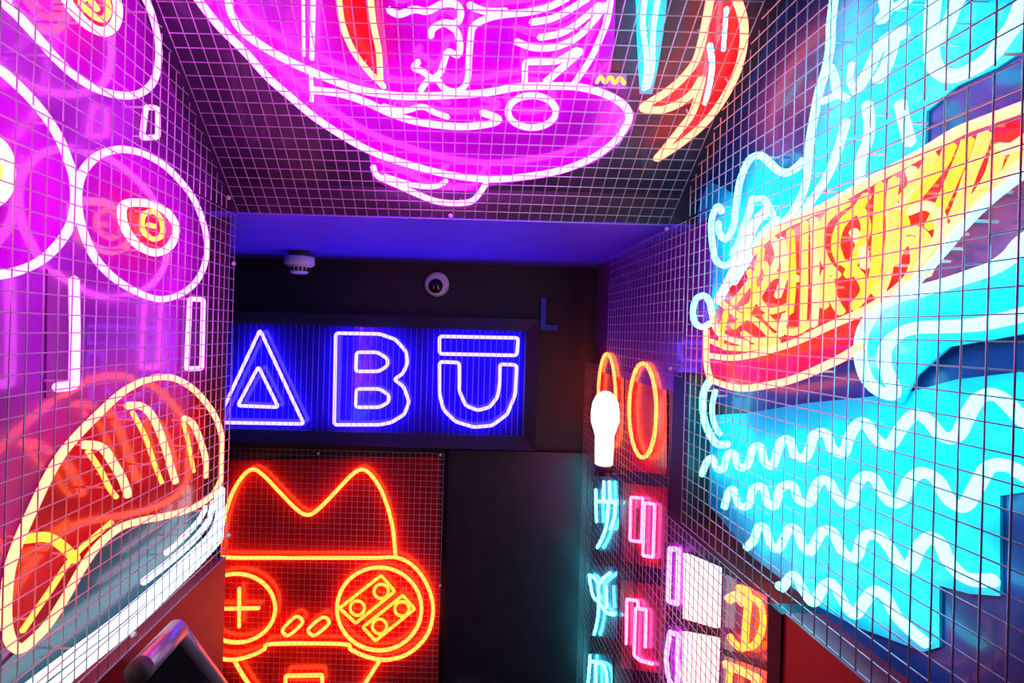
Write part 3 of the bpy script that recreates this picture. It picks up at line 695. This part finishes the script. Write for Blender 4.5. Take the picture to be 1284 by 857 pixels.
# ================================================================ SMALL FITTINGS
PS = Plane((0, 0, ZS), (0, 0, -1))
c = PS.at(376, 316)
root = thing('smoke_detector', 'white smoke detector hanging from the blue lit ceiling', 'smoke detector', c)
k = (37.0 / F) * c.y / 2
obj('mount', lathe([(k * 0.70, -k * 0.34), (k * 0.72, 0.0)], (0, 0, 0)), 'rubber', root, True)
obj('body', lathe([(k * 0.96, -k * 0.92), (k, -k * 0.86), (k, -k * 0.40), (k * 0.95, -k * 0.34)], (0, 0, 0)), 'plastic', root, True)
cg = obj('cage', lathe([(k * 0.5, -k * 1.48), (k * 0.58, -k * 1.42), (k * 0.72, -k * 1.05), (k * 0.96, -k * 0.92)], (0, 0, 0)), 'plastic', root, True)
for q in range(16):
    an = 2 * math.pi * q / 16; bm = box_bm(k * 0.60, k * 0.78, -k * 0.06, k * 0.06, -k * 1.34, -k * 1.08)
    bmesh.ops.rotate(bm, cent=(0, 0, 0), matrix=Matrix.Rotation(an, 3, 'Z'), verts=bm.verts)
    obj('slot', bm, 'slot', cg)
c = PE.at(548, 357); kk = 15.5 / F * YE
root = thing('dome_camera', 'round white dome camera on the black end wall', 'security camera', c)
def face_wall(o):
    for v in o.data.vertices: v.co = Vector((v.co.x, -v.co.z, v.co.y))
    return o
face_wall(obj('housing', lathe([(kk, 0.0), (kk, 0.012), (kk * 0.93, 0.022), (kk * 0.80, 0.028), (kk * 0.60, 0.030)], (0, 0, 0), 32), 'plastic', root, True))
bm = bmesh.new(); bmesh.ops.create_uvsphere(bm, u_segments=24, v_segments=12, radius=kk * 0.60)
for v in bm.verts: v.co = Vector((v.co.x - kk * 0.08, v.co.y * 0.7 - 0.026, v.co.z - kk * 0.16))
obj('lens_dome', bm, 'dome', root, True)
# small bent bracket right of the letter sign, blue glow put into its colour
q0, q1, q2 = PE.at(681, 374), PE.at(681, 414), PE.at(698, 415)
bm = box_bm(q0.x - 0.010, q0.x + 0.010, YE - 0.016, YE, q1.z, q0.z)
box_bm(q0.x + 0.010, q2.x, YE - 0.016, YE, q1.z, q1.z + 0.020, bm)
tag(obj('wall_bracket', bm, 'bracket_blue_glow'), 'small bent bracket with blue glow in its colour on black wall beside the letter sign', 'bracket')

# handrail below the left mesh
XH = XL + 0.085
PH = Plane((XH, 0, 0), (1, 0, 0))
h0, h1 = PH.at(178, 838), PH.at(222, 793)
rh = 0.5 * 31 / F * h0.y
h1 = Vector((XH, h1.y, h0.z))
root = thing('handrail', 'round black handrail reflecting purple, below the white rice tubes', 'handrail', h1)
o = obj('grip', tube_bm([h0, h0 * 0.5 + h1 * 0.5, h1], rh, Vector((1, 0, 0)), False, 20), 'rail', None, True); reparent(o, root)
bm = lathe([(rh * 0.3, -0.006), (rh * 0.95, -0.004), (rh * 1.02, 0.004), (rh * 1.02, 0.012)], (0, 0, 0))
for v in bm.verts: v.co = Vector((v.co.x, v.co.z - 0.012, v.co.y)) + h0
o = obj('end_cap', bm, 'rubber', None, True); reparent(o, root)
e = PH.at(278, 865); dirv = (e - h1); dirv.x = 0
path = [h1 + dirv * t for t in (0, 0.25, 0.6, 1.0, 2.2)]
o = obj('sloping_rail', tube_bm(path, rh * 0.8, Vector((1, 0, 0)), False, 20), 'rail', None, True); reparent(o, root)
bm = bmesh.new()
pts = [h0 + Vector((0, 0.01, -rh)), h1 + Vector((0, 0, -rh)), path[-1] + Vector((0, 0, -rh)), Vector((XH, path[-1].y, ZL + 0.05)), Vector((XH, h0.y + 0.01, 0.1))]
f = [bm.verts.new(p + Vector((0.004, 0, 0))) for p in pts]; b = [bm.verts.new(p - Vector((0.004, 0, 0))) for p in pts]
bm.faces.new(f); bm.faces.new(b[::-1])
for i in range(5):
    j = (i + 1) % 5; bm.faces.new((f[i], b[i], b[j], f[j]))
bmesh.ops.recalc_face_normals(bm, faces=bm.faces)
o = obj('side_panel', bm, 'dome'); reparent(o, root)
for t in (1, 3):
    p = path[t]
    o = obj('bracket', tube_bm([p + Vector((-rh * 0.6, 0, -rh * 0.3)), p + Vector((-rh, 0, -rh)), Vector((XL + 0.001, p.y, p.z - rh * 1.6))], 0.005, Vector((0, 1, 0)), False), 'steel', None, True); reparent(o, root)
